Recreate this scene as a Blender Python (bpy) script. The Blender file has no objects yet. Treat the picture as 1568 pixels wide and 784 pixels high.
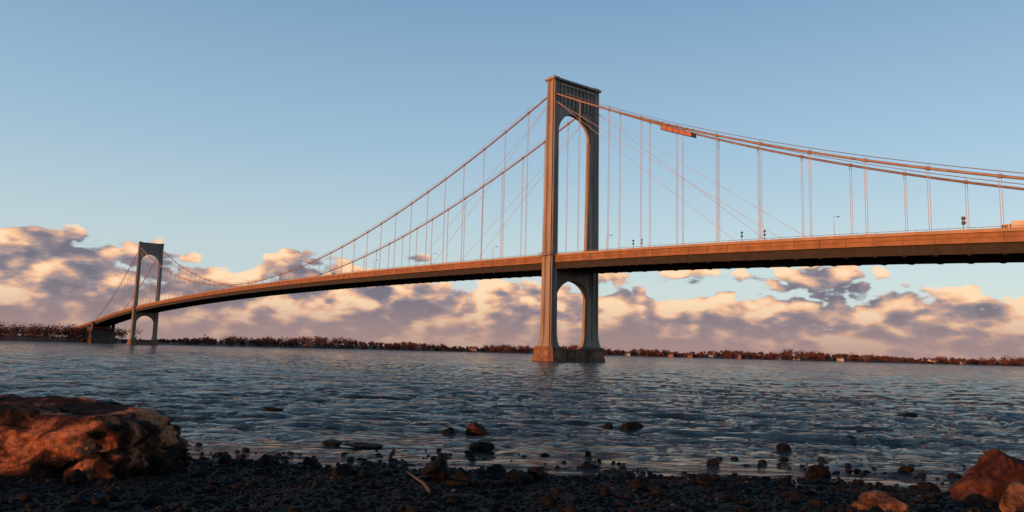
import bpy, math, random
import numpy as np
from mathutils import Vector, Matrix, noise as mnoise
random.seed(7); rng=np.random.default_rng(11)
scene=bpy.context.scene
scene.view_settings.view_transform='Standard'; scene.view_settings.look='None'; scene.view_settings.exposure=0

# ---------------------------------------------------------------- node helpers
def new_mat(name):
    m=bpy.data.materials.new(name); m.use_nodes=True
    nt=m.node_tree; b=nt.nodes['Principled BSDF']; return m,nt,b
def node(nt,t,**kw):
    n=nt.nodes.new(t)
    for k,v in kw.items():
        if k in n.inputs.keys(): n.inputs[k].default_value=v
        else: setattr(n,k,v)
    return n
def ramp(nt,stops):
    r=nt.nodes.new('ShaderNodeValToRGB'); e=r.color_ramp.elements
    e[0].position,e[0].color=stops[0][0],(*stops[0][1],1)
    e[1].position,e[1].color=stops[-1][0],(*stops[-1][1],1)
    for p,c in stops[1:-1]:
        x=e.new(p); x.color=(*c,1)
    return r
def math_n(nt,op,a,b=None,c=None,clamp=False):
    n=nt.nodes.new('ShaderNodeMath'); n.operation=op; n.use_clamp=clamp
    for i,v in enumerate((a,b,c)):
        if v is None: continue
        if isinstance(v,(int,float)): n.inputs[i].default_value=v
        else: nt.links.new(v,n.inputs[i])
    return n.outputs[0]
def noisy_mat(name,c1,c2,scale=1.0,rough=.7,bump=0.0,bscale=5.0,bdist=.02,stretch=(1,1,1),c3=None,metal=0,lo=.35,hi=.65,spec=.5):
    m,nt,b=new_mat(name)
    tc=node(nt,'ShaderNodeTexCoord'); mp=node(nt,'ShaderNodeMapping'); mp.inputs['Scale'].default_value=stretch
    nt.links.new(tc.outputs['Object'],mp.inputs['Vector'])
    n=node(nt,'ShaderNodeTexNoise',Scale=scale,Detail=6.0,Roughness=.6)
    nt.links.new(mp.outputs[0],n.inputs['Vector'])
    st=[(lo,c1),(hi,c2)] if c3 is None else [(lo,c1),((lo+hi)/2,c2),(hi,c3)]
    r=ramp(nt,st); nt.links.new(n.outputs['Fac'],r.inputs[0]); nt.links.new(r.outputs[0],b.inputs['Base Color'])
    b.inputs['Roughness'].default_value=rough; b.inputs['Metallic'].default_value=metal; b.inputs['Specular IOR Level'].default_value=spec
    if bump:
        n2=node(nt,'ShaderNodeTexNoise',Scale=bscale,Detail=8.0,Roughness=.65)
        nt.links.new(tc.outputs['Object'],n2.inputs['Vector'])
        bp=node(nt,'ShaderNodeBump',Strength=bump,Distance=bdist)
        nt.links.new(n2.outputs['Fac'],bp.inputs['Height']); nt.links.new(bp.outputs[0],b.inputs['Normal'])
    return m

M={}
M['tower']=noisy_mat('tower_steel_paint',(.18,.155,.13),(.30,.265,.215),.35,.6,.2,1.2,.03,(1,1,.12))
M['girder']=noisy_mat('girder_paint',(.17,.085,.045),(.27,.135,.07),.25,.65,.15,2,.02)
M['parapet']=noisy_mat('parapet_paint',(.24,.155,.10),(.34,.225,.145),.25,.6)
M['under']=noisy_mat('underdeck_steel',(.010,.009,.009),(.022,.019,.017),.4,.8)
M['cable']=noisy_mat('cable_paint',(.20,.14,.12),(.32,.24,.20),.5,.6)
M['rope']=noisy_mat('suspender_rope',(.40,.38,.37),(.52,.49,.47),.5,.6)
M['concrete']=noisy_mat('pier_masonry',(.09,.05,.035),(.25,.14,.09),.5,.85,.5,1.5,.1)
M['anchor']=noisy_mat('anchorage_concrete',(.04,.026,.02),(.09,.055,.04),.15,.9)
M['asphalt']=noisy_mat('asphalt',(.04,.04,.042),(.06,.06,.06),3,.9)
M['orange']=noisy_mat('safety_netting',(.30,.11,.07),(.40,.17,.11),1.2,.7)
M['dark']=noisy_mat('dark_metal',(.02,.02,.022),(.04,.04,.04),2,.5)
M['white']=noisy_mat('white_paint',(.68,.67,.64),(.8,.79,.76),1,.5)
M['glass']=noisy_mat('dark_glass',(.02,.025,.03),(.04,.05,.06),1,.08)
M['red']=noisy_mat('red_paint',(.35,.04,.03),(.45,.06,.04),1,.4)
M['blue']=noisy_mat('blue_paint',(.05,.09,.2),(.07,.12,.26),1,.4)
M['roof']=noisy_mat('roof_shingle',(.07,.05,.045),(.13,.09,.08),1,.9)
M['wallA']=noisy_mat('clapboard',(.45,.42,.37),(.58,.55,.48),.5,.8)
M['wallB']=noisy_mat('house_brick',(.26,.13,.09),(.36,.19,.13),.5,.85)
M['wood']=noisy_mat('driftwood_grain',(.03,.025,.02),(.08,.06,.05),6,.85,.5,20,.01,(1,1,6))

# ---------------------------------------------------------------- mesh builder
class MB:
    def __init__(s): s.v=[]; s.f=[]; s.m=[]
    def add(s,vs,fs,mi=0):
        o=len(s.v); s.v.extend([tuple(p) for p in vs]); s.f.extend([tuple(i+o for i in f) for f in fs]); s.m.extend([mi]*len(fs))
    def hexa(s,c,mi=0):
        s.add(c,[(3,2,1,0),(4,5,6,7),(0,1,5,4),(1,2,6,5),(2,3,7,6),(3,0,4,7)],mi)
    def box(s,x0,x1,y0,y1,z0,z1,mi=0,T=None):
        c=[(x0,y0,z0),(x1,y0,z0),(x1,y1,z0),(x0,y1,z0),(x0,y0,z1),(x1,y0,z1),(x1,y1,z1),(x0,y1,z1)]
        if T: c=[T(*p) for p in c]
        s.hexa(c,mi)
    def tube(s,pts,r,n=6,mi=0,cap=True):
        pts=[Vector(p) for p in pts]; rs=r if isinstance(r,(list,tuple)) else [r]*len(pts)
        vs=[]; fs=[]
        for i,p in enumerate(pts):
            t=(pts[min(i+1,len(pts)-1)]-pts[max(i-1,0)]).normalized()
            u=t.cross(Vector((0,0,1)));
            if u.length<1e-3: u=Vector((1,0,0))
            u.normalize(); w=t.cross(u)
            for k in range(n):
                a=2*math.pi*k/n; vs.append(p+u*(rs[i]*math.cos(a))+w*(rs[i]*math.sin(a)))
        for i in range(len(pts)-1):
            for k in range(n):
                a=i*n+k; b=i*n+(k+1)%n; fs.append((a,b,b+n,a+n))
        if cap: fs.append(tuple(range(n))[::-1]); fs.append(tuple(range((len(pts)-1)*n,len(pts)*n)))
        s.add(vs,fs,mi)
    def obj(s,name,mats,parent=None,smooth=False):
        me=bpy.data.meshes.new(name); me.from_pydata(s.v,[],s.f); me.validate()
        for m in mats: me.materials.append(m)
        if len(me.polygons)==len(s.m): me.polygons.foreach_set('material_index',s.m)
        if smooth: me.polygons.foreach_set('use_smooth',[True]*len(me.polygons))
        ob=bpy.data.objects.new(name,me); scene.collection.objects.link(ob)
        if parent: ob.parent=parent
        return ob
def np_mesh(name,V,F,mats,smooth=False,parent=None):
    V=np.asarray(V,dtype=np.float32); F=np.asarray(F,dtype=np.int32); k=F.shape[1]
    me=bpy.data.meshes.new(name); me.vertices.add(len(V)); me.vertices.foreach_set('co',V.ravel())
    me.loops.add(F.size); me.loops.foreach_set('vertex_index',F.ravel())
    me.polygons.add(len(F)); me.polygons.foreach_set('loop_start',np.arange(0,F.size,k,dtype=np.int32))
    me.polygons.foreach_set('use_smooth',np.full(len(F),smooth))
    me.update(calc_edges=True)
    for m in mats: me.materials.append(m)
    ob=bpy.data.objects.new(name,me); scene.collection.objects.link(ob)
    if parent: ob.parent=parent
    return ob
def empty(name,parent=None):
    e=bpy.data.objects.new(name,None); scene.collection.objects.link(e); e.parent=parent; return e

_tab=rng.random((256,256))
def vnoise(x,y):
    xi=np.floor(x).astype(int); yi=np.floor(y).astype(int); fx=x-xi; fy=y-yi
    fx=fx*fx*(3-2*fx); fy=fy*fy*(3-2*fy); g=lambda a,b:_tab[a&255,b&255]
    return (g(xi,yi)*(1-fx)+g(xi+1,yi)*fx)*(1-fy)+(g(xi,yi+1)*(1-fx)+g(xi+1,yi+1)*fx)*fy-.5

# ---------------------------------------------------------------- terrain
def near_shore(x):
    t=np.clip((x-60)/90,0,1); t=t*t*(3-2*t)
    return 21.6+1.6*vnoise(x*.35+3,x*0+1.5)+.9*vnoise(x*1.1+9,x*0+4)+125*t-0.09*np.clip(x,-12,12)
FX=[-9000,-1500,-900,-620,-480,-300,0,500,1400,2500,9000]; FY=[800,900,985,1010,1080,1260,1400,1500,1500,1600,2000]
def far_shore(x): return np.interp(x,FX,FY)+14*vnoise(x*.012,x*0+7)
def ground_h(x,y):
    ns=near_shore(x); d=ns-y
    a=np.where(d>0,np.minimum(d*.078,3.0),np.maximum(d*.06,-4))
    fine=np.where(y<40,1,0)*(.12*vnoise(x*1.3,y*1.3)+.06*vnoise(x*4,y*4))
    f=y-far_shore(x); b=np.where(f>0,np.minimum(.3+f*.04,7),np.maximum(f*.06,-4))
    b=b+np.where(f>30,4*vnoise(x*.004,y*.004),0)
    return np.maximum(a+fine,b)
def geo(a,b,step,g):
    out=[a]
    while out[-1]<b: out.append(out[-1]+step); step*=g
    return out
xf=list(np.arange(-17,17,.14)); xs=sorted(set([-v for v in geo(17,12000,.3,1.07)]+xf+geo(17,12000,.3,1.07)+list(np.arange(-1500,1800,40.0))))
yf=list(np.arange(11,27,.12)); ys=sorted(set([11-v for v in geo(.3,600,.4,1.12)]+yf+geo(27,14000,.4,1.08)+list(np.arange(890,1700,9.0))))
def grid(name,xs,ys,zf,mats):
    X,Y=np.meshgrid(np.array(xs),np.array(ys)); Z=zf(X,Y); V=np.stack([X,Y,Z],-1).reshape(-1,3)
    nx=len(xs); ny=len(ys); i=np.arange((ny-1)*(nx-1)); r=i//(nx-1); c=i%(nx-1); a=r*nx+c
    return np_mesh(name,V,np.stack([a,a+1,a+nx+1,a+nx],-1),mats,True)
gm,nt,b=new_mat('shore_ground')
geo_n=node(nt,'ShaderNodeNewGeometry'); sp=node(nt,'ShaderNodeSeparateXYZ'); nt.links.new(geo_n.outputs['Position'],sp.inputs[0])
n1=node(nt,'ShaderNodeTexNoise',Scale=6.0,Detail=8.0,Roughness=.7); nt.links.new(geo_n.outputs['Position'],n1.inputs['Vector'])
r1=ramp(nt,[(.35,(.004,.004,.004)),(.55,(.009,.008,.007)),(.72,(.02,.017,.015))]); nt.links.new(n1.outputs['Fac'],r1.inputs[0])  # dark beach ground, with the shadow over the beach put into its colour
n2=node(nt,'ShaderNodeTexNoise',Scale=.02,Detail=6.0); nt.links.new(geo_n.outputs['Position'],n2.inputs['Vector'])
r2=ramp(nt,[(.35,(.05,.025,.015)),(.6,(.11,.055,.03))]); nt.links.new(n2.outputs['Fac'],r2.inputs[0])
far=math_n(nt,'GREATER_THAN',sp.outputs['Y'],500)
mx=node(nt,'ShaderNodeMix',data_type='RGBA'); nt.links.new(far,mx.inputs[0]); nt.links.new(r1.outputs[0],mx.inputs[6]); nt.links.new(r2.outputs[0],mx.inputs[7]); nt.links.new(mx.outputs[2],b.inputs['Base Color'])
b.inputs['Roughness'].default_value=.75; b.inputs['Specular IOR Level'].default_value=.12
bp=node(nt,'ShaderNodeBump',Strength=.8,Distance=.04); nt.links.new(n1.outputs['Fac'],bp.inputs['Height']); nt.links.new(bp.outputs[0],b.inputs['Normal'])
grid('ground',xs,ys,ground_h,[gm])

# ---------------------------------------------------------------- water
wm,nt,b=new_mat('water')
b.inputs['Base Color'].default_value=(.003,.012,.02,1); b.inputs['Roughness'].default_value=.08; b.inputs['IOR'].default_value=1.33; b.inputs['Specular IOR Level'].default_value=.34
g=node(nt,'ShaderNodeNewGeometry')
def wn(sx,sy,scale,detail,rot=0,rough=.6):
    mp=node(nt,'ShaderNodeMapping'); mp.inputs['Scale'].default_value=(sx,sy,1); mp.inputs['Rotation'].default_value=(0,0,rot)
    nt.links.new(g.outputs['Position'],mp.inputs[0]); n=node(nt,'ShaderNodeTexNoise',Scale=scale,Detail=detail,Roughness=rough); nt.links.new(mp.outputs[0],n.inputs['Vector']); return n.outputs['Fac']
h=math_n(nt,'MULTIPLY',wn(.5,1,2.8,6.0,.1,.65),.44)
h=math_n(nt,'ADD',h,math_n(nt,'MULTIPLY',wn(.35,1,.9,5.0,-.12),1.15))
h=math_n(nt,'ADD',h,math_n(nt,'MULTIPLY',wn(.25,1,.2,4.0,.05),3.2))
bp=node(nt,'ShaderNodeBump',Strength=1.0,Distance=1.0); nt.links.new(h,bp.inputs['Height']); nt.links.new(bp.outputs[0],b.inputs['Normal'])
def water_h(X,Y):
    Z=np.zeros_like(X)
    for lam,amp,ang,fade,jx in ((7,.06,.12,600,1.3),(4.1,.065,-.2,300,1.3),(2.6,.062,.08,160,1.3),(1.7,.046,-.1,90,1.3),(1.1,.03,.25,55,1.3),(1.2,.022,-.4,55,1.3),(3.4,.075,.05,50,6)):
        w=np.exp(-(Y/fade)**2)
        ph=2*math.pi*(X*math.sin(ang)+Y*math.cos(ang))/lam+(7 if jx<2 else 5)*vnoise(X/(lam*jx)+lam*5,Y/(lam*1.5))*2
        s=np.sin(ph); Z+=amp*w*(s+.4*np.cos(2*ph))*(.3+1.5*(vnoise(X/(lam*2.2)+lam,Y/(lam*2.5))+.5))
    shallow=np.clip((Y-near_shore(X))/13,.15,1)
    return Z*shallow
wy=[14.0]
while wy[-1]<14000: wy.append(wy[-1]+max(.1,wy[-1]*.0065))
xp=[0.0]
while xp[-1]<12000: xp.append(xp[-1]+max(.22,xp[-1]*.014))
wx=[-v for v in xp[:0:-1]]+xp
grid('water',wx,wy,water_h,[wm])

# ---------------------------------------------------------------- bridge
d=Vector((-.6155,.788,0)).normalized(); n=Vector((d.y,-d.x,0))
C0=Vector((15.0,301.5,0))+n*11.25
HS=11.25
def B(s,t,z): 
    p=C0+d*s+n*t; return (p.x,p.y,z)
def deck_h(s):
    if 0<=s<=701: t=s/701; return 41.0+5.3*4*t*(1-t)
    u=-s if s<0 else s-701
    if u<=224: return 41.0-.03*u-9.4e-5*u*u
    return max(6,41.0-.03*224-9.4e-5*224**2-.055*(u-224))
TOPC=108.2
def cable_h(s):
    if 0<=s<=701: t=s/701; return TOPC-59.3*4*t*(1-t)
    u=(-s if s<0 else s-701)/224
    return TOPC-(TOPC-31.5)*u-8*4*u*(1-u)
bridge=empty('suspension_bridge')
HT=113.6
def leg(mb,s0,t0,z0,z1):
    def sec(z):
        k=(z-5)/110; a=2.05-.4*k; bb=3.3-.95*k
        if z<11: f=(11-z)/6; a+=.9*f*f; bb+=1.1*f*f
        c=.55; gw=.6; e=.6
        side=lambda a,bb:[(a,-(bb-c)),(a,-gw-.4),(a-e,-gw),(a-e,gw),(a,gw+.4),(a,bb-c),(a-c,bb-c)]
        P=side(a,bb)
        Q=[(-y,x) for x,y in side(bb,a)]
        R=[(-x,-y) for x,y in P]; S=[(-x,-y) for x,y in Q]
        return [B(s0+y,t0+x,z) for x,y in P+Q+R+S]
    zs=[z0,6,7.2,8.5,9.8,11]+list(np.linspace(14,z1,24)); zs=sorted(set(zs)); L=28; vs=[]; fs=[]
    for z in zs: vs+=sec(z)
    for i in range(len(zs)-1):
        for k in range(L): a=i*L+k; b_=i*L+(k+1)%L; fs.append((a,b_,b_+L,a+L))
    fs.append(tuple(range((len(zs)-1)*L,len(zs)*L)))
    mb.add(vs,fs)
def arch(mb,s0,zs,ztop,r,th,ring=True):
    N=36; hd=th/2
    P=[(r*math.cos(math.pi*i/N),zs+r*math.sin(math.pi*i/N)) for i in range(N+1)]
    for i in range(N):
        (t0,a0),(t1,a1)=P[i],P[i+1]
        mb.hexa([B(s0-hd,t1,a1),B(s0-hd,t0,a0),B(s0+hd,t0,a0),B(s0+hd,t1,a1),B(s0-hd,t1,ztop),B(s0-hd,t0,ztop),B(s0+hd,t0,ztop),B(s0+hd,t1,ztop)])
    if ring:
        for sg in (-1,1):
            for i in range(N):
                q=[]
                for rr,s_ in ((r+.02,hd-.1),(r+.02,hd+.28),(r+.85,hd+.28),(r+.85,hd-.1)):
                    q.append((rr,s_))
                c=[]
                for j in (i,i+1):
                    an=math.pi*j/N
                    for rr,s_ in q:
                        tt=max(-r,min(r,rr*math.cos(an))); c.append(B(s0+sg*s_,tt,zs+rr*math.sin(an)))
                mb.hexa([c[0],c[1],c[2],c[3],c[4],c[5],c[6],c[7]])
def tower(s0,name):
    e=empty(name,bridge)
    mb=MB(); leg(mb,s0,-HS,5,HT); leg(mb,s0,HS,5,HT); mb.obj('tower_legs',[M['tower']],e)
    mb=MB(); r=9.55
    arch(mb,s0,91.2,HT-.6,r,3.0); arch(mb,s0,22.3,36.3,r+.1,3.4)
    for sg in (-1,1):
        for k in range(-4,5):
            t=k*2.1; zb=max(102.6,91.2+math.sqrt(max(0,10.5**2-t*t))+.3)
            mb.box(1.45,2.25,t-.35,t+.35,zb,HT-2.4,0,lambda x,y,z:B(s0+sg*x,y,z))
        mb.box(1.44,2.35,-9.3,9.3,HT-2.3,HT-1.5,0,lambda x,y,z:B(s0+sg*x,y,z))
    mb.obj('portal_arches',[M['tower']],e)
    mb=MB()
    mb.box(-2.9,2.9,-13.3,13.3,HT-.5,HT+.3,0,lambda x,y,z:B(s0+x,y,z))
    for t0 in (-HS,HS):
        mb.box(-2.2,2.2,t0-1.5,t0+1.5,HT+.3,HT+.9,0,lambda x,y,z:B(s0+x,y,z))
        mb.tube([B(s0,t0,HT+.9),B(s0,t0,HT+2.6)],.09)
    mb.box(-2.4,2.4,-9.5,9.5,36.35,37.0,0,lambda x,y,z:B(s0+x,y,z))
    for t0 in (-HS,HS):
        z0=41.2
        for (a,b_) in ((-3.9,-3.05),(3.05,3.9)):
            mb.box(a,b_,t0-2.9,t0+2.9,z0,z0+.2,0,lambda x,y,z:B(s0+x,y,z))
            for zz in (.7,1.2): mb.tube([B(s0+(a if a<0 else b_),t0-2.9,z0+zz),B(s0+(a if a<0 else b_),t0+2.9,z0+zz)],.05,4)
        mb.box(-3.9,3.9,t0-2.9 if t0<0 else t0+2.0,t0-2.0 if t0<0 else t0+2.9,z0-.004,z0+.19,0,lambda x,y,z:B(s0+x,y,z))
        yy=t0-2.9 if t0<0 else t0+2.9
        for zz in (.7,1.2): mb.tube([B(s0-3.9,yy,z0+zz),B(s0+3.9,yy,z0+zz)],.05,4)
        for xx in np.linspace(-3.9,3.9,6): mb.tube([B(s0+xx,yy,z0+.1),B(s0+xx,yy,z0+1.2)],.05,4)
    mb.obj('tower_cornice',[M['tower']],e)
    mb=MB()
    for t0 in (-HS,HS):
        T=lambda x,y,z:B(s0+x,t0+y,z)
        def ring(hx,hy,c,z): return [T(*p,z) for p in [(-hx+c,-hy),(hx-c,-hy),(hx,-hy+c),(hx,hy-c),(hx-c,hy),(-hx+c,hy),(-hx,hy-c),(-hx,-hy+c)]]
        lv=[(6.2,4.2,1.4,-3),(6.2,4.2,1.4,1.2),(5.8,3.9,1.4,1.25),(5.6,3.7,1.3,4.4),(5.9,4.0,1.3,4.5),(5.9,4.0,1.3,5.1),(5.0,3.4,1.0,5.15),(4.9,3.3,1.0,5.7)]
        vs=[]; fs=[]
        for l in lv: vs+=ring(*l)
        for i in range(len(lv)-1):
            for k in range(8): a=i*8+k; b_=i*8+(k+1)%8; fs.append((a,b_,b_+8,a+8))
        fs.append(tuple(range(len(vs)-8,len(vs)))); mb.add(vs,fs)
    mb.box(-3.6,3.6,-8,8,-3,4.3,0,lambda x,y,z:B(s0+x,y,z)); mb.box(-3.9,3.9,-7.4,7.4,4.32,4.9,0,lambda x,y,z:B(s0+x,y,z))
    for sg in (-1,1):
        for k in range(-3,4): mb.box(3.55,3.95,k*2-.3,k*2+.3,-1,4.0,0,lambda x,y,z:B(s0+sg*x,y,z))
    mb.obj('tower_pier',[M['concrete']],e)
tower(0,'near_tower'); tower(701,'far_tower')

S0,S1=-420,1180
def sweep(mb,prof,sa,sb,step=5.0,mi=0):
    N=max(1,int(round((sb-sa)/step))); k=len(prof); vs=[]; fs=[]
    for i in range(N+1):
        s=sa+(sb-sa)*i/N; hh=deck_h(s)
        vs+=[B(s,t,hh+z) for t,z in prof]
    for i in range(N):
        for j in range(k): a=i*k+j; b_=i*k+(j+1)%k; fs.append((a,b_,b_+k,a+k))
    fs.append(tuple(range(k))[::-1]); fs.append(tuple(range(N*k,N*k+k)))
    mb.add(vs,fs,mi)
rect=lambda t0,t1,z0,z1:[(t0,z0),(t1,z0),(t1,z1),(t0,z1)]
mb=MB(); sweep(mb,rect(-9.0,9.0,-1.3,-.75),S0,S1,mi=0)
sweep(mb,rect(-8.6,8.6,-.746,-.70),S0,S1,mi=1)
for t in (-5.7,-2.85,2.85,5.7):
    s=S0
    while s<S1-3:
        sweep(mb,rect(t-.07,t+.07,-.696,-.69),s,s+3,3,mi=2); s+=12
sweep(mb,rect(-.3,.3,-.69,.1),S0,S1,mi=0)
mb.obj('roadway',[M['under'],M['asphalt'],M['white']],bridge)
segs=[(S0,-3.4),(3.4,697.6),(704.4,S1)]
mb=MB()
for sa,sb in segs:
    for sg in (-1,1):
        P=lambda q:[(sg*t,z) for t,z in (q if sg>0 else q[::-1])]
        sweep(mb,P(rect(10.95,11.25,-2.5,-.05)),sa,sb)
        sweep(mb,P(rect(10.8,11.85,-.05,.10)),sa,sb,mi=2)
        sweep(mb,P(rect(11.24,11.32,.104,.85)),sa,sb,mi=2)
        sweep(mb,P([(11.25,-2.5),(11.75,-2.5),(11.75,-2.32),(11.25,-2.32)]),sa,sb)
        sweep(mb,P([(11.25,-1.1),(11.5,-1.2),(11.5,-1.05),(11.25,-1.0)]),sa,sb)
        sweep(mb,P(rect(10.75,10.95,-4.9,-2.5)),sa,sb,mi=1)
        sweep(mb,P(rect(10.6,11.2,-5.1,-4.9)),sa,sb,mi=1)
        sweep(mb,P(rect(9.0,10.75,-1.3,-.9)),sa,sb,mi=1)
        s=math.ceil(sa/7.62)*7.62
        while s<sb:
            hh=deck_h(s); mb.box(s-.08,s+.08,sg*11.25,sg*11.42,hh-2.3,hh-.05,0,lambda x,y,z:B(x,y,z)); s+=7.62
mb.obj('stiffening_girders',[M['girder'],M['under'],M['parapet']],bridge)
mb=MB()
s=math.ceil(S0/7.62)*7.62
while s<S1:
    hh=deck_h(s); w=10.7 if not(abs(s)<4 or abs(s-701)<4) else 9.3
    mb.box(s-.25,s+.25,-w,w,hh-5.2,hh-1.31,0,lambda x,y,z:B(x,y,z))
    mb.box(s-.45,s+.45,-w,w,hh-5.35,hh-5.2,0,lambda x,y,z:B(x,y,z)); s+=7.62
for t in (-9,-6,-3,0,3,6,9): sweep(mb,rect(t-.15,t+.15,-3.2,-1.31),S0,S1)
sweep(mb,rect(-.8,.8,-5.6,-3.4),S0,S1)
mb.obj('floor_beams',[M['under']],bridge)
mb=MB()
for sg in (-1,1):
    for z in (.55,.85,1.25): 
        mb.tube([B(s,sg*9.2,deck_h(s)+z-.2) for s in np.linspace(S0,S1,160)],.05,4)
    for sa,sb in segs: mb.tube([B(s,sg*11.28,deck_h(s)+1.25) for s in np.linspace(sa,sb,max(3,int((sb-sa)/10)))],.06,4)
    s=S0
    while s<S1:
        if not(abs(s)<3.6 or abs(s-701)<3.6):
            hh=deck_h(s); mb.tube([B(s,sg*11.28,hh+.8),B(s,sg*11.28,hh+1.28)],.05,4,cap=False)
        s+=2.54
mb.obj('railings',[M['parapet']],bridge)
mb=MB(); hr=MB(); rp=MB(); bands=MB()
for t in (-HS,HS):
    for sa,sb in ((-224,0),(0,701),(701,925)):
        ss=np.linspace(sa,sb,60 if sb-sa>300 else 30)
        mb.tube([B(s,t,cable_h(s)) for s in ss],.36,8)
        for o in (-.45,.45): hr.tube([B(s,t+o,cable_h(s)+1.25) for s in ss[1:-1]],.05,4)
        Ls=sb-sa; N=int(Ls/15.24)
        for i in range(1,N):
            s=sa+Ls*i/N; ch=cable_h(s); dh=deck_h(s)
            if ch-dh<1.0: continue
            for o in (-.27,.27): rp.tube([B(s+o,t,ch),B(s+o,t,dh)],.08,5,cap=False)
            bands.tube([B(s-.5,t,cable_h(s-.5)),B(s+.5,t,cable_h(s+.5))],.5,8)
            bands.tube([B(s,t-.45,ch),B(s,t-.45,ch+1.3)],.04,4)
            bands.tube([B(s,t+.45,ch),B(s,t+.45,ch+1.3)],.04,4)
    for st in (0,701):
        for sd in (-1,1):
            for far_s in (88,104):
                s=st+sd*far_s; rp.tube([B(st+sd*2,t,104),B(s,t,deck_h(s))],.07,5,cap=False)
mb.obj('main_cables',[M['cable']],bridge,True); hr.obj('hand_ropes',[M['cable']],bridge); rp.obj('suspender_ropes',[M['rope']],bridge,True); bands.obj('cable_bands',[M['cable']],bridge)
def anchorage(s0,sg,name,zb):
    mb=MB(); T=lambda x,y,z:B(s0+sg*x,y,z)
    top=deck_h(s0)-5.8
    mb.hexa([T(-6,-15,zb),T(38,-15,zb),T(38,15,zb),T(-6,15,zb),T(4,-14,top-6),T(34,-14,top),T(34,14,top),T(4,14,top-6)])
    mb.box(0,14,-13.5,-11.9,top-6.5,top+5,0,T); mb.box(0,14,11.9,13.5,top-6.5,top+5,0,T)
    for x in (6,14,22,30):
        for sd in (-1,1): mb.box(x-1,x+1,sd*14.3,sd*15.2,zb,top-8,0,T)
    for x in range(60,230,30):
        h1=deck_h(s0+sg*x)-5.5
        for y in (-9,9): mb.box(x-1.2,x+1.2,y-1.3,y+1.3,zb,h1,0,T)
        mb.box(x-1.3,x+1.3,-10.5,10.5,h1-1.6,h1+.05,0,T)
    mb.obj(name,[M['anchor']],bridge)
anchorage(-224,-1,'near_anchorage',-1); anchorage(925,1,'far_anchorage',-1)
mb=MB(); sa,sb=-71,-58
def Tp(s,y,z): return B(s,-HS+y,cable_h(s)-2.2+z)
def pbox(s0,s1,y0,y1,z0,z1,mi): mb.hexa([Tp(s0,y0,z0),Tp(s1,y0,z0),Tp(s1,y1,z0),Tp(s0,y1,z0),Tp(s0,y0,z1),Tp(s1,y0,z1),Tp(s1,y1,z1),Tp(s0,y1,z1)],mi)
pbox(sa,sb,-1.2,1.2,-.2,0,1)
for y in (-1.2,1.12): pbox(sa,sb,y,y+.08,0,1.35,0)
for s_ in (sa,sb-.1): pbox(s_,s_+.1,-1.1,1.1,0,1.3,0)
for s_ in np.linspace(sa,sb,6):
    for y in (-1.25,1.25): mb.tube([Tp(s_,y,-.1),Tp(s_,y,2.1),Tp(s_,0,2.7)],.07,5,1)
pbox(-66,-62,-.6,.6,0,1.5,0)
mb.obj('cable_work_platform',[M['orange'],M['dark']],bridge)
def post(s,t,kind):
    h0=deck_h(s)-.7; 
    if kind=='lamp':
        sg=-1 if t>0 else 1
        mb=MB(); mb.tube([B(s,t,h0),B(s,t,h0+7)],[.12,.07],6); mb.tube([B(s,t,h0+7),B(s,t+sg*1.0,h0+7.5),B(s,t+sg*2.2,h0+7.5)],.06,5); mb.box(s-.2,s+.2,t+sg*2.2-.45,t+sg*2.2+.45,h0+7.35,h0+7.6,0,B)
        mb.obj('street_lamp',[M['rope']])
    else:
        k=1.0 if kind=='sig' else .7
        mb=MB(); mb.tube([B(s,t,h0),B(s,t,h0+4.8)],.08,6)
        for z in (3.0,4.1): mb.box(s-.3*k,s+.3*k,t-.3*k,t+.3*k,h0+z,h0+z+.85*k,0,B); mb.tube([B(s-.3*k,t,h0+z+.4*k),B(s-.5*k,t,h0+z+.45*k)],[.24*k,.27*k],8)
        mb.obj('traffic_signal',[M['dark']])
post(-151,-9.7,'sig')
for s in (-47,-43,-88,-96): post(s,-9.7,'small')
for s in (-118,-30,40,90,150,200,260,320): post(s,-9.8,'lamp')

def vehicle(name,s,t,L,W,body,mat,dirn=1):
    e=empty(name); h0=deck_h(s)-.69; sl=deck_h(s+1)-deck_h(s)
    T=lambda x,y,z:B(s+dirn*x,t+y,h0+z+sl*dirn*x)
    def prof(mb,P,y0,y1,mi=0):
        k=len(P); mb.add([T(x,y0,z) for x,z in P]+[T(x,y1,z) for x,z in P],[tuple(range(k)),tuple(range(2*k-1,k-1,-1))]+[(i,i+k,(i+1)%k+k,(i+1)%k) for i in range(k)],mi)
    mb=MB()
    for P,ins in body['solids']: prof(mb,P,-W/2+ins,W/2-ins)
    mb.obj('body',[mat],e)
    mb=MB()
    for P in body['glass']: prof(mb,P,-W/2-.01+body['gi'],W/2+.01-body['gi'])
    mb.obj('windows',[M['glass']],e)
    mb=MB()
    for x in body['wheels']:
        for y in (-W/2+.15,W/2-.15): mb.tube([T(x,y-.15,body['r']),T(x,y+.15,body['r'])],body['r'],14)
    mb.obj('wheels',[M['dark']],e)
truck=dict(solids=[([(-4,1.0),(2.2,1.0),(2.2,3.5),(-4,3.5)],0),([(-4,.7),(4.6,.7),(4.6,1.0),(-4,1.0)],.3),([(2.5,.8),(4.7,.8),(4.7,1.7),(4.3,2.8),(2.5,2.9)],.1)],glass=[[(3.2,1.8),(4.4,1.8),(4.2,2.6),(3.2,2.6)]],gi=.1,wheels=(-2.6,3.6),r=.5)
car=dict(solids=[([(-2.2,.35),(2.2,.35),(2.25,.8),(1.3,.98),(-2.1,1.0),(-2.25,.8)],0),([(-1.7,.98),(1.1,.96),(.4,1.45),(-1.1,1.47)],.15)],glass=[[(-1.4,1.02),(.8,1.0),(.3,1.38),(-1.0,1.4)]],gi=.15,wheels=(-1.35,1.35),r=.33)
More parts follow.
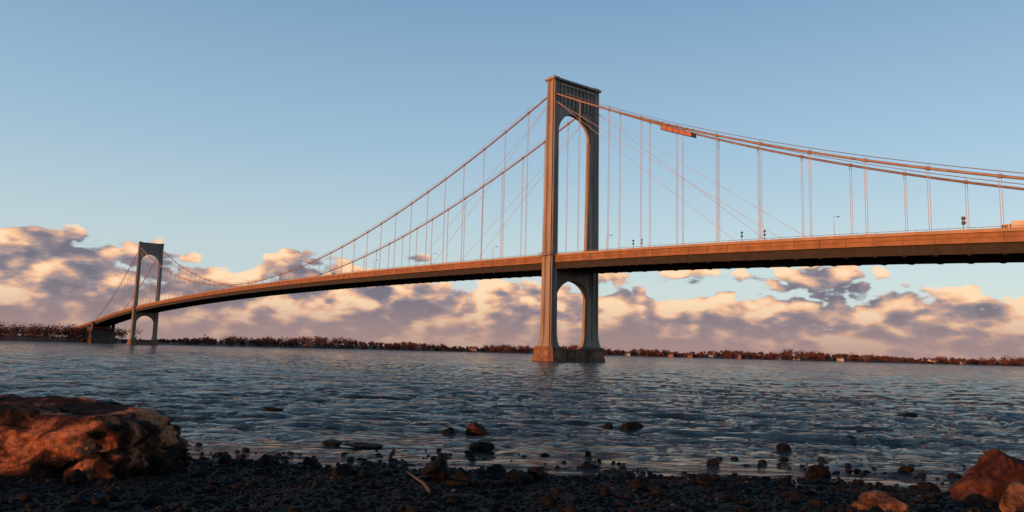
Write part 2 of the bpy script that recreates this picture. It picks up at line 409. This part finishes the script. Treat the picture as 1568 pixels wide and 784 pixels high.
vehicle('box_truck',-163,-7.2,10,2.5,truck,M['wallA'])
vehicle('box_truck',210,-7.2,10,2.5,truck,M['white'])
for s,t,c in ((-120,-7.2,'red'),(-60,-7,'white'),(60,-7,'blue'),(120,-4.2,'white'),(300,-7,'red')): vehicle('car',s,t,4.5,1.8,car,M[c])

# ---------------------------------------------------------------- far shore
def house(x,y,w,dp,h,wall,rot):
    e=empty('house'); z0=float(ground_h(np.array([x]),np.array([y]))[0])-.3; ca,sa_=math.cos(rot),math.sin(rot)
    T=lambda X,Y,Z:(x+X*ca-Y*sa_,y+X*sa_+Y*ca,z0+Z)
    mb=MB(); mb.box(-w/2,w/2,-dp/2,dp/2,0,h,0,T); mb.add([T(-w/2,-dp/2,h),T(-w/2,dp/2,h),T(-w/2,0,h+dp*.35),T(w/2,-dp/2,h),T(w/2,dp/2,h),T(w/2,0,h+dp*.35)],[(0,1,2),(5,4,3)]); mb.obj('walls',[wall],e)
    mb=MB()
    for sg in (-1,1):
        mb.add([T(-w/2-.5,sg*(dp/2+.6),h-.3),T(w/2+.5,sg*(dp/2+.6),h-.3),T(w/2+.5,0,h+dp*.35+.15),T(-w/2-.5,0,h+dp*.35+.15)],[(0,1,2,3)])
    mb.box(w*.2,w*.2+1,-.5,.5,h+dp*.2,h+dp*.35+1.4,0,T); mb.obj('roof',[M['roof']],e)
    mb=MB()
    for fl in range(int(h//3)):
        k=int(w//3)
        for i in range(k):
            xc=-w/2+w*(i+.5)/k
            if fl==0 and i==k//2: mb.box(xc-.5,xc+.5,-dp/2-.06,-dp/2,0.2,2.3,1,T)
            else: mb.box(xc-.5,xc+.5,-dp/2-.05,-dp/2,fl*3+1,fl*3+2.4,0,T)
    mb.obj('windows_and_door',[M['glass'],M['red']],e)
HX=[]
for x in (120,215,300,330,392,455,520,565,640,700,760,835,900,960,1050,-150,-60,-330):
    x+=random.uniform(-12,12); y=float(far_shore(np.array([float(x)]))[0])+random.uniform(12,45); HX.append((x,y))
    house(x,y,random.uniform(9,16),random.uniform(8,11),random.choice([4,6,6]),M['wallA'] if random.random()<.5 else M['wallB'],random.uniform(-.4,.4)-.3)
def tree_mass(name,specs,mat,nq):
    S=np.repeat(specs,nq,0); N=len(S)
    u=rng.normal(size=(N,3)); u/=np.linalg.norm(u,axis=1)[:,None]; rad=rng.random(N)**.45
    lump=1+.35*np.sin(u[:,0]*5+S[:,0])*np.cos(u[:,2]*6+S[:,1]*.7)
    c=u*rad[:,None]*lump[:,None]; 
    P=np.stack([S[:,0]+c[:,0]*S[:,4],S[:,1]+c[:,1]*S[:,4],S[:,2]+S[:,3]*(.56+.44*c[:,2])],-1)
    a=rng.normal(size=(N,3)); a/=np.linalg.norm(a,axis=1)[:,None]; b_=np.cross(a,rng.normal(size=(N,3))); b_/=np.linalg.norm(b_,axis=1)[:,None]
    sz=(rng.uniform(.5,1.3,N))[:,None]
    V=np.stack([P-a*sz,P+b_*sz*.8,P+a*sz,P-b_*sz*.8],1).reshape(-1,3)
    F=np.arange(N*4).reshape(-1,4)
    x,y,z,h,w=specs.T; tv=[];
    o=len(V); k=.25
    for ax in ((k,0),(0,k)):
        tv.append(np.stack([np.stack([x-ax[0],y-ax[1],z-1],-1),np.stack([x+ax[0],y+ax[1],z-1],-1),np.stack([x+ax[0]*.4,y+ax[1]*.4,z+h*.8],-1),np.stack([x-ax[0]*.4,y-ax[1]*.4,z+h*.8],-1)],1).reshape(-1,3))
    T=np.concatenate(tv); F2=np.arange(len(T)).reshape(-1,4)+o
    return np_mesh(name,np.concatenate([V,T]),np.concatenate([F,F2]),[mat])
tm,nt,b=new_mat('autumn_foliage')
g=node(nt,'ShaderNodeNewGeometry'); n1=node(nt,'ShaderNodeTexNoise',Scale=.06,Detail=3.0); nt.links.new(g.outputs['Position'],n1.inputs['Vector'])
r=ramp(nt,[(.3,(.025,.015,.010)),(.45,(.08,.028,.016)),(.58,(.16,.048,.025)),(.7,(.04,.024,.015))]); nt.links.new(n1.outputs['Fac'],r.inputs[0]); nt.links.new(r.outputs[0],b.inputs['Base Color']); b.inputs['Roughness'].default_value=.9
sp=[]
for i in range(2600):
    x=random.uniform(-1150,1750); off=random.random()**1.5*170+8
    y=float(far_shore(np.array([x]))[0])+off
    if any(abs(x-hx-(y-hy)*-.3)<9 and y<hy+8 for hx,hy in HX): continue
    hgt=random.uniform(5.5,12)*(1.0+.3*math.sin(x*.013)+.25*math.sin(x*.041+2))
    if x<-575: hgt=random.uniform(14,22)*(1+.12*math.sin(x*.03))
    elif x<-450: hgt*=.6
    sp.append((x,y,float(ground_h(np.array([x]),np.array([y]))[0]),hgt,hgt*random.uniform(.35,.6)))
tree_mass('distant_tree_line',np.array(sp),tm,90)

# ---------------------------------------------------------------- rocks
def rock_mat(name,c1,c2,c3,scale,lo=.40,hi=.62):
    m,nt,b=new_mat(name); tc=node(nt,'ShaderNodeTexCoord'); 
    n1=node(nt,'ShaderNodeTexNoise',Scale=scale,Detail=10.0,Roughness=.62,Distortion=.6); nt.links.new(tc.outputs['Object'],n1.inputs['Vector'])
    r=ramp(nt,[(lo,c1),((lo+hi)/2,c2),(hi,c3)]); nt.links.new(n1.outputs['Fac'],r.inputs[0])
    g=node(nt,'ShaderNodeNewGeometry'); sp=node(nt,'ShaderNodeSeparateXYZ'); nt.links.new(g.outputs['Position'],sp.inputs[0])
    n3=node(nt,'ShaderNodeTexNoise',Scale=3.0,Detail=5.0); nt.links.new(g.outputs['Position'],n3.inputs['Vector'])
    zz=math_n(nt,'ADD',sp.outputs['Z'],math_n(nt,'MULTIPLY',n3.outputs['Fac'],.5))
    low_dark=node(nt,'ShaderNodeMapRange'); low_dark.inputs[1].default_value=.45; low_dark.inputs[2].default_value=.85; nt.links.new(zz,low_dark.inputs[0])  # height mask: stone gets darker and smoother towards the bottom
    mx=node(nt,'ShaderNodeMix',data_type='RGBA'); nt.links.new(low_dark.outputs[0],mx.inputs[0]); mx.inputs[6].default_value=(.012,.009,.007,1); nt.links.new(r.outputs[0],mx.inputs[7])
    n4=node(nt,'ShaderNodeTexNoise',Scale=scale*14,Detail=8.0,Roughness=.7); nt.links.new(tc.outputs['Object'],n4.inputs['Vector'])
    rr4=ramp(nt,[(.35,(.45,.42,.40)),(.65,(1.15,1.12,1.1))]); nt.links.new(n4.outputs['Fac'],rr4.inputs[0])
    mu=node(nt,'ShaderNodeMix',data_type='RGBA',blend_type='MULTIPLY'); mu.inputs[0].default_value=1; nt.links.new(mx.outputs[2],mu.inputs[6]); nt.links.new(rr4.outputs[0],mu.inputs[7])
    nt.links.new(mu.outputs[2],b.inputs['Base Color'])
    rr=node(nt,'ShaderNodeMapRange'); rr.inputs[3].default_value=.5; rr.inputs[4].default_value=.85; nt.links.new(low_dark.outputs[0],rr.inputs[0]); nt.links.new(rr.outputs[0],b.inputs['Roughness'])
    b.inputs['Specular IOR Level'].default_value=.15
    n2=node(nt,'ShaderNodeTexNoise',Scale=scale*5,Detail=12.0,Roughness=.72); nt.links.new(tc.outputs['Object'],n2.inputs['Vector'])
    hh=math_n(nt,'ADD',math_n(nt,'MULTIPLY',n1.outputs['Fac'],1.0),math_n(nt,'MULTIPLY',n2.outputs['Fac'],.5))
    bp=node(nt,'ShaderNodeBump',Strength=1.0,Distance=.25); nt.links.new(hh,bp.inputs['Height']); nt.links.new(bp.outputs[0],b.inputs['Normal'])
    return m
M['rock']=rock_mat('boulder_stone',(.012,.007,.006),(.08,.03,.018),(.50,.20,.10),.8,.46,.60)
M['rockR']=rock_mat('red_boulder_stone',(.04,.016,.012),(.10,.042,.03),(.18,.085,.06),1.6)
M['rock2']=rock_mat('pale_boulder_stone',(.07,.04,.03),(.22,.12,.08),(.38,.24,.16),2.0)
M['wet']=noisy_mat('weedy_wet_stone',(.003,.003,.003),(.010,.008,.007),4,.7,.6,14,.03,spec=.1)
M['wetb']=noisy_mat('wet_brown_stone',(.015,.008,.006),(.06,.024,.016),4,.6,.6,14,.03,spec=.15)
import bmesh
def boulder(name,loc,size,mat,seed,sub=5,planes=9,rough=.09,rot=0,custom=None):
    rs=random.Random(seed); bm=bmesh.new(); bmesh.ops.create_icosphere(bm,subdivisions=sub,radius=1)
    pl=custom or [(Vector((rs.gauss(0,1),rs.gauss(0,1),rs.gauss(0,.8)+.2)).normalized(),rs.uniform(.62,.85)) for _ in range(planes)]
    off=Vector((seed*3.7,seed*1.3,0)); R=Matrix.Rotation(rot,3,'Z')
    for v in bm.verts:
        p=v.co.copy()*1.1
        if custom: p*=1.12
        for nn,dd in pl:
            k=p.dot(nn)-dd
            if k>0: p-=nn*k*.97
        q=p*1.3+off
        big=mnoise.noise(q*1.1); st=round(big*5)/5*.6+big*.4
        p+=v.co*(rough*1.3*st+rough*.8*mnoise.noise(q*2.7)+rough*.45*mnoise.noise(q*6)+rough*.25*mnoise.noise(q*14)+rough*.12*mnoise.noise(q*30))
        rdg=abs(mnoise.noise(q*1.7+Vector((5,5,5)))); p-=v.co*rough*1.1*max(0,.09-rdg)/.09
        v.co=R@Vector((p.x*size[0],p.y*size[1],p.z*size[2]))
    me=bpy.data.meshes.new(name); bm.to_mesh(me); bm.free(); me.materials.append(mat); me.polygons.foreach_set('use_smooth',[True]*len(me.polygons))
    ob=bpy.data.objects.new(name,me); ob.location=loc; scene.collection.objects.link(ob); return ob
V3=lambda *a:Vector(a).normalized()
boulder('boulder',(-10.75,17.4,.60),(3.6,1.9,1.40),M['rock'],5,6,rough=.085,custom=[(V3(.12,-.08,1),.84),(V3(1,-.1,.02),.80),(V3(-.25,-1,.12),.66),(V3(.65,-1,-.1),.80),(V3(.75,-.15,.8),.98),(V3(-1,0,.1),.9),(V3(.1,1,.3),.8),(V3(.0,-.75,.8),.86)])
boulder('boulder',(10.75,16.6,.62),(1.15,.8,.85),M['rockR'],8,6,rough=.10,custom=[(V3(-.85,-.1,.6),.50),(V3(.6,-.2,.8),.60),(V3(-.3,-1,.2),.62),(V3(.5,-1,.3),.7)])
boulder('boulder',(9.75,14.3,.48),(1.0,.7,.62),M['rock2'],12,5,rough=.10,planes=10)
boulder('boulder',(7.15,14.7,.40),(.72,.5,.42),M['rock2'],15,5,rough=.12)
for i,(x,y,w,h,mt) in enumerate([(-1.2,31.6,.45,.3,'wetb'),(-2.35,31,.3,.2,'wet'),(-.85,26.5,.42,.24,'wet'),(5.5,34.9,.62,.22,'wet'),(4.5,35,.3,.16,'wet'),(24,47,.6,.2,'wet'),(10,28.3,.33,.24,'wet'),(8.8,22.3,.34,.26,'wet'),
   (-1.6,18.3,.52,.42,'wet'),(-.3,19.2,.4,.28,'wet'),(.25,19,.42,.26,'wet'),(.75,19.4,.3,.24,'wet'),(.1,18.4,.35,.2,'wet'),(-6.2,20.3,.27,.22,'wet'),(-7.5,21,.26,.22,'wet'),(-5.1,21.2,.22,.15,'wet'),(-4.3,20.6,.2,.15,'wet'),(-5.6,22.3,.2,.14,'wet'),
   (16,36,.5,.1,'wet'),(6.4,24.3,.2,.12,'wet'),(12.2,24,.25,.14,'wet'),(14.5,33,.3,.1,'wet'),(2.4,23,.22,.12,'wet'),(-8.3,15.2,.26,.18,'wet'),(-1.0,17.0,.3,.2,'wet'),(3,17.8,.35,.22,'wet'),(4.6,18.6,.28,.2,'wet'),(-3.8,18.2,.3,.22,'wet'),(11,20.5,.3,.18,'wet'),
   (-12,40,.6,.12,'wet'),(-6,27,.5,.08,'wet'),(-4.9,26.6,.7,.08,'wet')]):
    z=max(float(ground_h(np.array([x]),np.array([y]))[0]),-.0)+h*.35
    boulder('shore_rock',(x,y,z),(w,w*.8,h),M[mt],20+i,4,rough=.14,rot=i*1.3)
def ico(sub):
    bm=bmesh.new(); bmesh.ops.create_icosphere(bm,subdivisions=sub,radius=1); v=np.array([p.co[:] for p in bm.verts]); f=np.array([[q.index for q in p.verts] for p in bm.faces]); bm.free(); return v,f
def pebbles(name,N,smin,smax,mat,yr,sub,powr,under=-.06,clampz=None,fall=False):
    v,f=ico(sub); X=rng.uniform(-17,17,N); Y=rng.uniform(0,1,N)
    Y=yr[0]+(yr[1]-yr[0])*(Y**2.2 if fall else Y)
    Z=ground_h(X,Y); k=Z>under
    if fall: k=k&(vnoise(X*.5+40,Y*.9)>-.05)
    X,Y,Z=X[k],Y[k],Z[k]; N=len(X)
    if clampz is not None: Z=np.maximum(Z,clampz)
    s=smin+(smax-smin)*rng.random(N)**powr; sc=np.stack([s,s*rng.uniform(.6,1,N),s*rng.uniform(.4,.8,N)],-1)
    jit=1+rng.normal(0,.13,(N,len(v),1)); P=v[None]*jit*sc[:,None]; th=rng.uniform(0,6.28,N); c,s_=np.cos(th)[:,None],np.sin(th)[:,None]
    Q=np.stack([P[...,0]*c-P[...,1]*s_+X[:,None],P[...,0]*s_+P[...,1]*c+Y[:,None],P[...,2]+(Z+sc[:,2]*.4)[:,None]],-1)
    F=(f[None]+(np.arange(N)*len(v))[:,None,None]).reshape(-1,3)
    return np_mesh(name,Q.reshape(-1,3),F,[mat],True)
def peb_mat(name,stops):
    m,nt,b=new_mat(name); g=node(nt,'ShaderNodeNewGeometry'); r=ramp(nt,stops); nt.links.new(g.outputs['Random Per Island'],r.inputs[0]); nt.links.new(r.outputs[0],b.inputs['Base Color']); b.inputs['Roughness'].default_value=.7
    b.inputs['Specular IOR Level'].default_value=.1
    return m
pm=peb_mat('pebble_stone',[(0,(.003,.003,.003)),(.7,(.008,.007,.0065)),(.93,(.018,.015,.013)),(1,(.07,.06,.058))])  # dark weedy pebbles; the beach's shadow is painted into the near-black tones
pm2=peb_mat('wet_pebble_stone',[(0,(.003,.003,.003)),(1,(.010,.0085,.008))])  # cobbles likewise: dark stone plus beach shadow in one colour
pebbles('beach_pebbles',30000,.02,.06,pm,(11,23.5),1,2)
pebbles('beach_cobbles',2600,.05,.17,pm2,(11,25.0),2,4,-.14)
pebbles('shallow_water_stones',900,.05,.15,pm2,(21,26),2,2.5,-.5,-.02,True)
mb=MB(); z=lambda x,y:float(ground_h(np.array([x]),np.array([y]))[0])
mb.tube([(-2.2,17.4,z(-2.2,17.4)+.22),(-1.9,16.6,z(-1.9,16.6)+.16),(-1.65,15.8,z(-1.65,15.8)+.12),(-1.45,15.1,z(-1.45,15.1)+.08)],[.012,.022,.028,.035],8)
mb.tube([(-1.9,16.6,z(-1.9,16.6)+.16),(-1.6,16.9,z(-1.6,16.9)+.22)],[.02,.008],6)
mb.obj('driftwood_branch',[M['wood']],None,True)

# ---------------------------------------------------------------- light
EL=math.radians(5); sd=Vector((-.85,-.53,0)).normalized()*math.cos(EL)+Vector((0,0,math.sin(EL)))
L=bpy.data.lights.new('sun','SUN'); L.energy=5; L.angle=math.radians(.5); L.color=(1,.34,.07)
lo=bpy.data.objects.new('sun',L); lo.rotation_euler=sd.to_track_quat('Z','Y').to_euler(); scene.collection.objects.link(lo)
w=bpy.data.worlds.new('World'); scene.world=w; w.use_nodes=True; nt=w.node_tree; nt.nodes.clear()
sky=nt.nodes.new('ShaderNodeTexSky'); sky.sky_type='NISHITA'; sky.sun_disc=False; sky.sun_elevation=math.radians(9); sky.sun_rotation=math.atan2(sd.x,sd.y)%(2*math.pi); sky.air_density=1.0; sky.dust_density=.5; sky.ozone_density=1.5
tc=node(nt,'ShaderNodeTexCoord'); sp=node(nt,'ShaderNodeSeparateXYZ'); nt.links.new(tc.outputs['Generated'],sp.inputs[0])
z=sp.outputs['Z']
bg=node(nt,'ShaderNodeBackground',Strength=.15); nt.links.new(sky.outputs[0],bg.inputs[0])
sr=ramp(nt,[(0,(.68,.72,.71)),(.14,(.57,.71,.77)),(.25,(.40,.59,.75)),(.42,(.23,.41,.62)),(.6,(.12,.24,.41)),(1,(.05,.11,.23))]); nt.links.new(z,sr.inputs[0])
bgr=node(nt,'ShaderNodeBackground',Strength=1.0); nt.links.new(sr.outputs[0],bgr.inputs[0])
mbk=nt.nodes.new('ShaderNodeMixShader'); mbk.inputs[0].default_value=.75; nt.links.new(bg.outputs[0],mbk.inputs[1]); nt.links.new(bgr.outputs[0],mbk.inputs[2])
def cn(off,scale,detail,sz=2.4,rough=.56,dist=.0):
    mp=node(nt,'ShaderNodeMapping'); mp.inputs['Location'].default_value=off; mp.inputs['Scale'].default_value=(1,1,sz); nt.links.new(tc.outputs['Generated'],mp.inputs[0])
    q=node(nt,'ShaderNodeTexNoise',Scale=scale,Detail=detail,Roughness=rough,Distortion=dist); nt.links.new(mp.outputs[0],q.inputs['Vector']); return q.outputs['Fac']
def cloud(off,det):
    # broad field plus rounded billows (folded noise)
    a=cn(off,8.0,det,2.5,.55)
    q=cn((off[0]+5,off[1],off[2]),20.0,1.5,1.7,.5)
    bil=math_n(nt,'ABSOLUTE',math_n(nt,'SUBTRACT',q,.5))
    return math_n(nt,'ADD',a,math_n(nt,'MULTIPLY',math_n(nt,'SUBTRACT',bil,.08),.55))
O=(3.1,.4,1.7)
n1=cloud(O,8.0); n2=cloud((O[0]-.012,O[1],O[2]+.034),5.0); n3=cn((7,2,1),2.6,2.0,1.5); 
thr=ramp(nt,[(0,(.10,)*3),(.055,(.28,)*3),(.085,(.40,)*3),(.118,(.53,)*3),(.145,(.85,)*3)]); nt.links.new(z,thr.inputs[0])
thr2=math_n(nt,'ADD',thr.outputs[0],math_n(nt,'MULTIPLY',math_n(nt,'SUBTRACT',n3,.5),.25))
# the bank stands a little higher toward the left (west) side
thr2=math_n(nt,'ADD',thr2,math_n(nt,'MULTIPLY',sp.outputs['X'],.09))
dens=math_n(nt,'SUBTRACT',n1,thr2)
al=node(nt,'ShaderNodeMapRange',interpolation_type='SMOOTHSTEP'); nt.links.new(dens,al.inputs[0]); al.inputs[1].default_value=0; al.inputs[2].default_value=.05
lit=math_n(nt,'ADD',math_n(nt,'MULTIPLY',math_n(nt,'SUBTRACT',n1,n2),5.0),.40)
rim=node(nt,'ShaderNodeMapRange',interpolation_type='SMOOTHSTEP'); nt.links.new(dens,rim.inputs[0]); rim.inputs[1].default_value=.02; rim.inputs[2].default_value=.18; rim.inputs[3].default_value=.22; rim.inputs[4].default_value=-.05
lit=math_n(nt,'ADD',lit,rim.outputs[0],clamp=True)
cr=ramp(nt,[(0,(.19,.18,.225)),(.3,(.29,.25,.28)),(.55,(.60,.38,.30)),(.8,(.98,.59,.35)),(1,(1.0,.73,.48))]); nt.links.new(lit,cr.inputs[0])
hz=node(nt,'ShaderNodeMapRange',interpolation_type='SMOOTHSTEP'); nt.links.new(z,hz.inputs[0]); hz.inputs[1].default_value=.0; hz.inputs[2].default_value=.08; hz.inputs[3].default_value=.85; hz.inputs[4].default_value=0
mx=node(nt,'ShaderNodeMix',data_type='RGBA'); nt.links.new(hz.outputs[0],mx.inputs[0]); nt.links.new(cr.outputs[0],mx.inputs[6]); mx.inputs[7].default_value=(.41,.27,.25,1)
bg2=node(nt,'ShaderNodeBackground',Strength=1.0); nt.links.new(mx.outputs[2],bg2.inputs[0])
alpha=math_n(nt,'MAXIMUM',al.outputs[0],hz.outputs[0])
ms=nt.nodes.new('ShaderNodeMixShader'); nt.links.new(alpha,ms.inputs[0]); nt.links.new(mbk.outputs[0],ms.inputs[1]); nt.links.new(bg2.outputs[0],ms.inputs[2])
out=nt.nodes.new('ShaderNodeOutputWorld'); nt.links.new(ms.outputs[0],out.inputs[0])

# ---------------------------------------------------------------- camera
cd=bpy.data.cameras.new('camera'); cam=bpy.data.objects.new('camera',cd); scene.collection.objects.link(cam); scene.camera=cam
cd.sensor_width=36; cd.lens=27.0; cd.clip_start=.1; cd.clip_end=40000
Mx=Matrix.Rotation(math.radians(90+7.08),4,'X')@Matrix.Rotation(math.radians(1.5),4,'Z')
cam.matrix_world=Matrix.Translation((0,0,3.3))@Mx
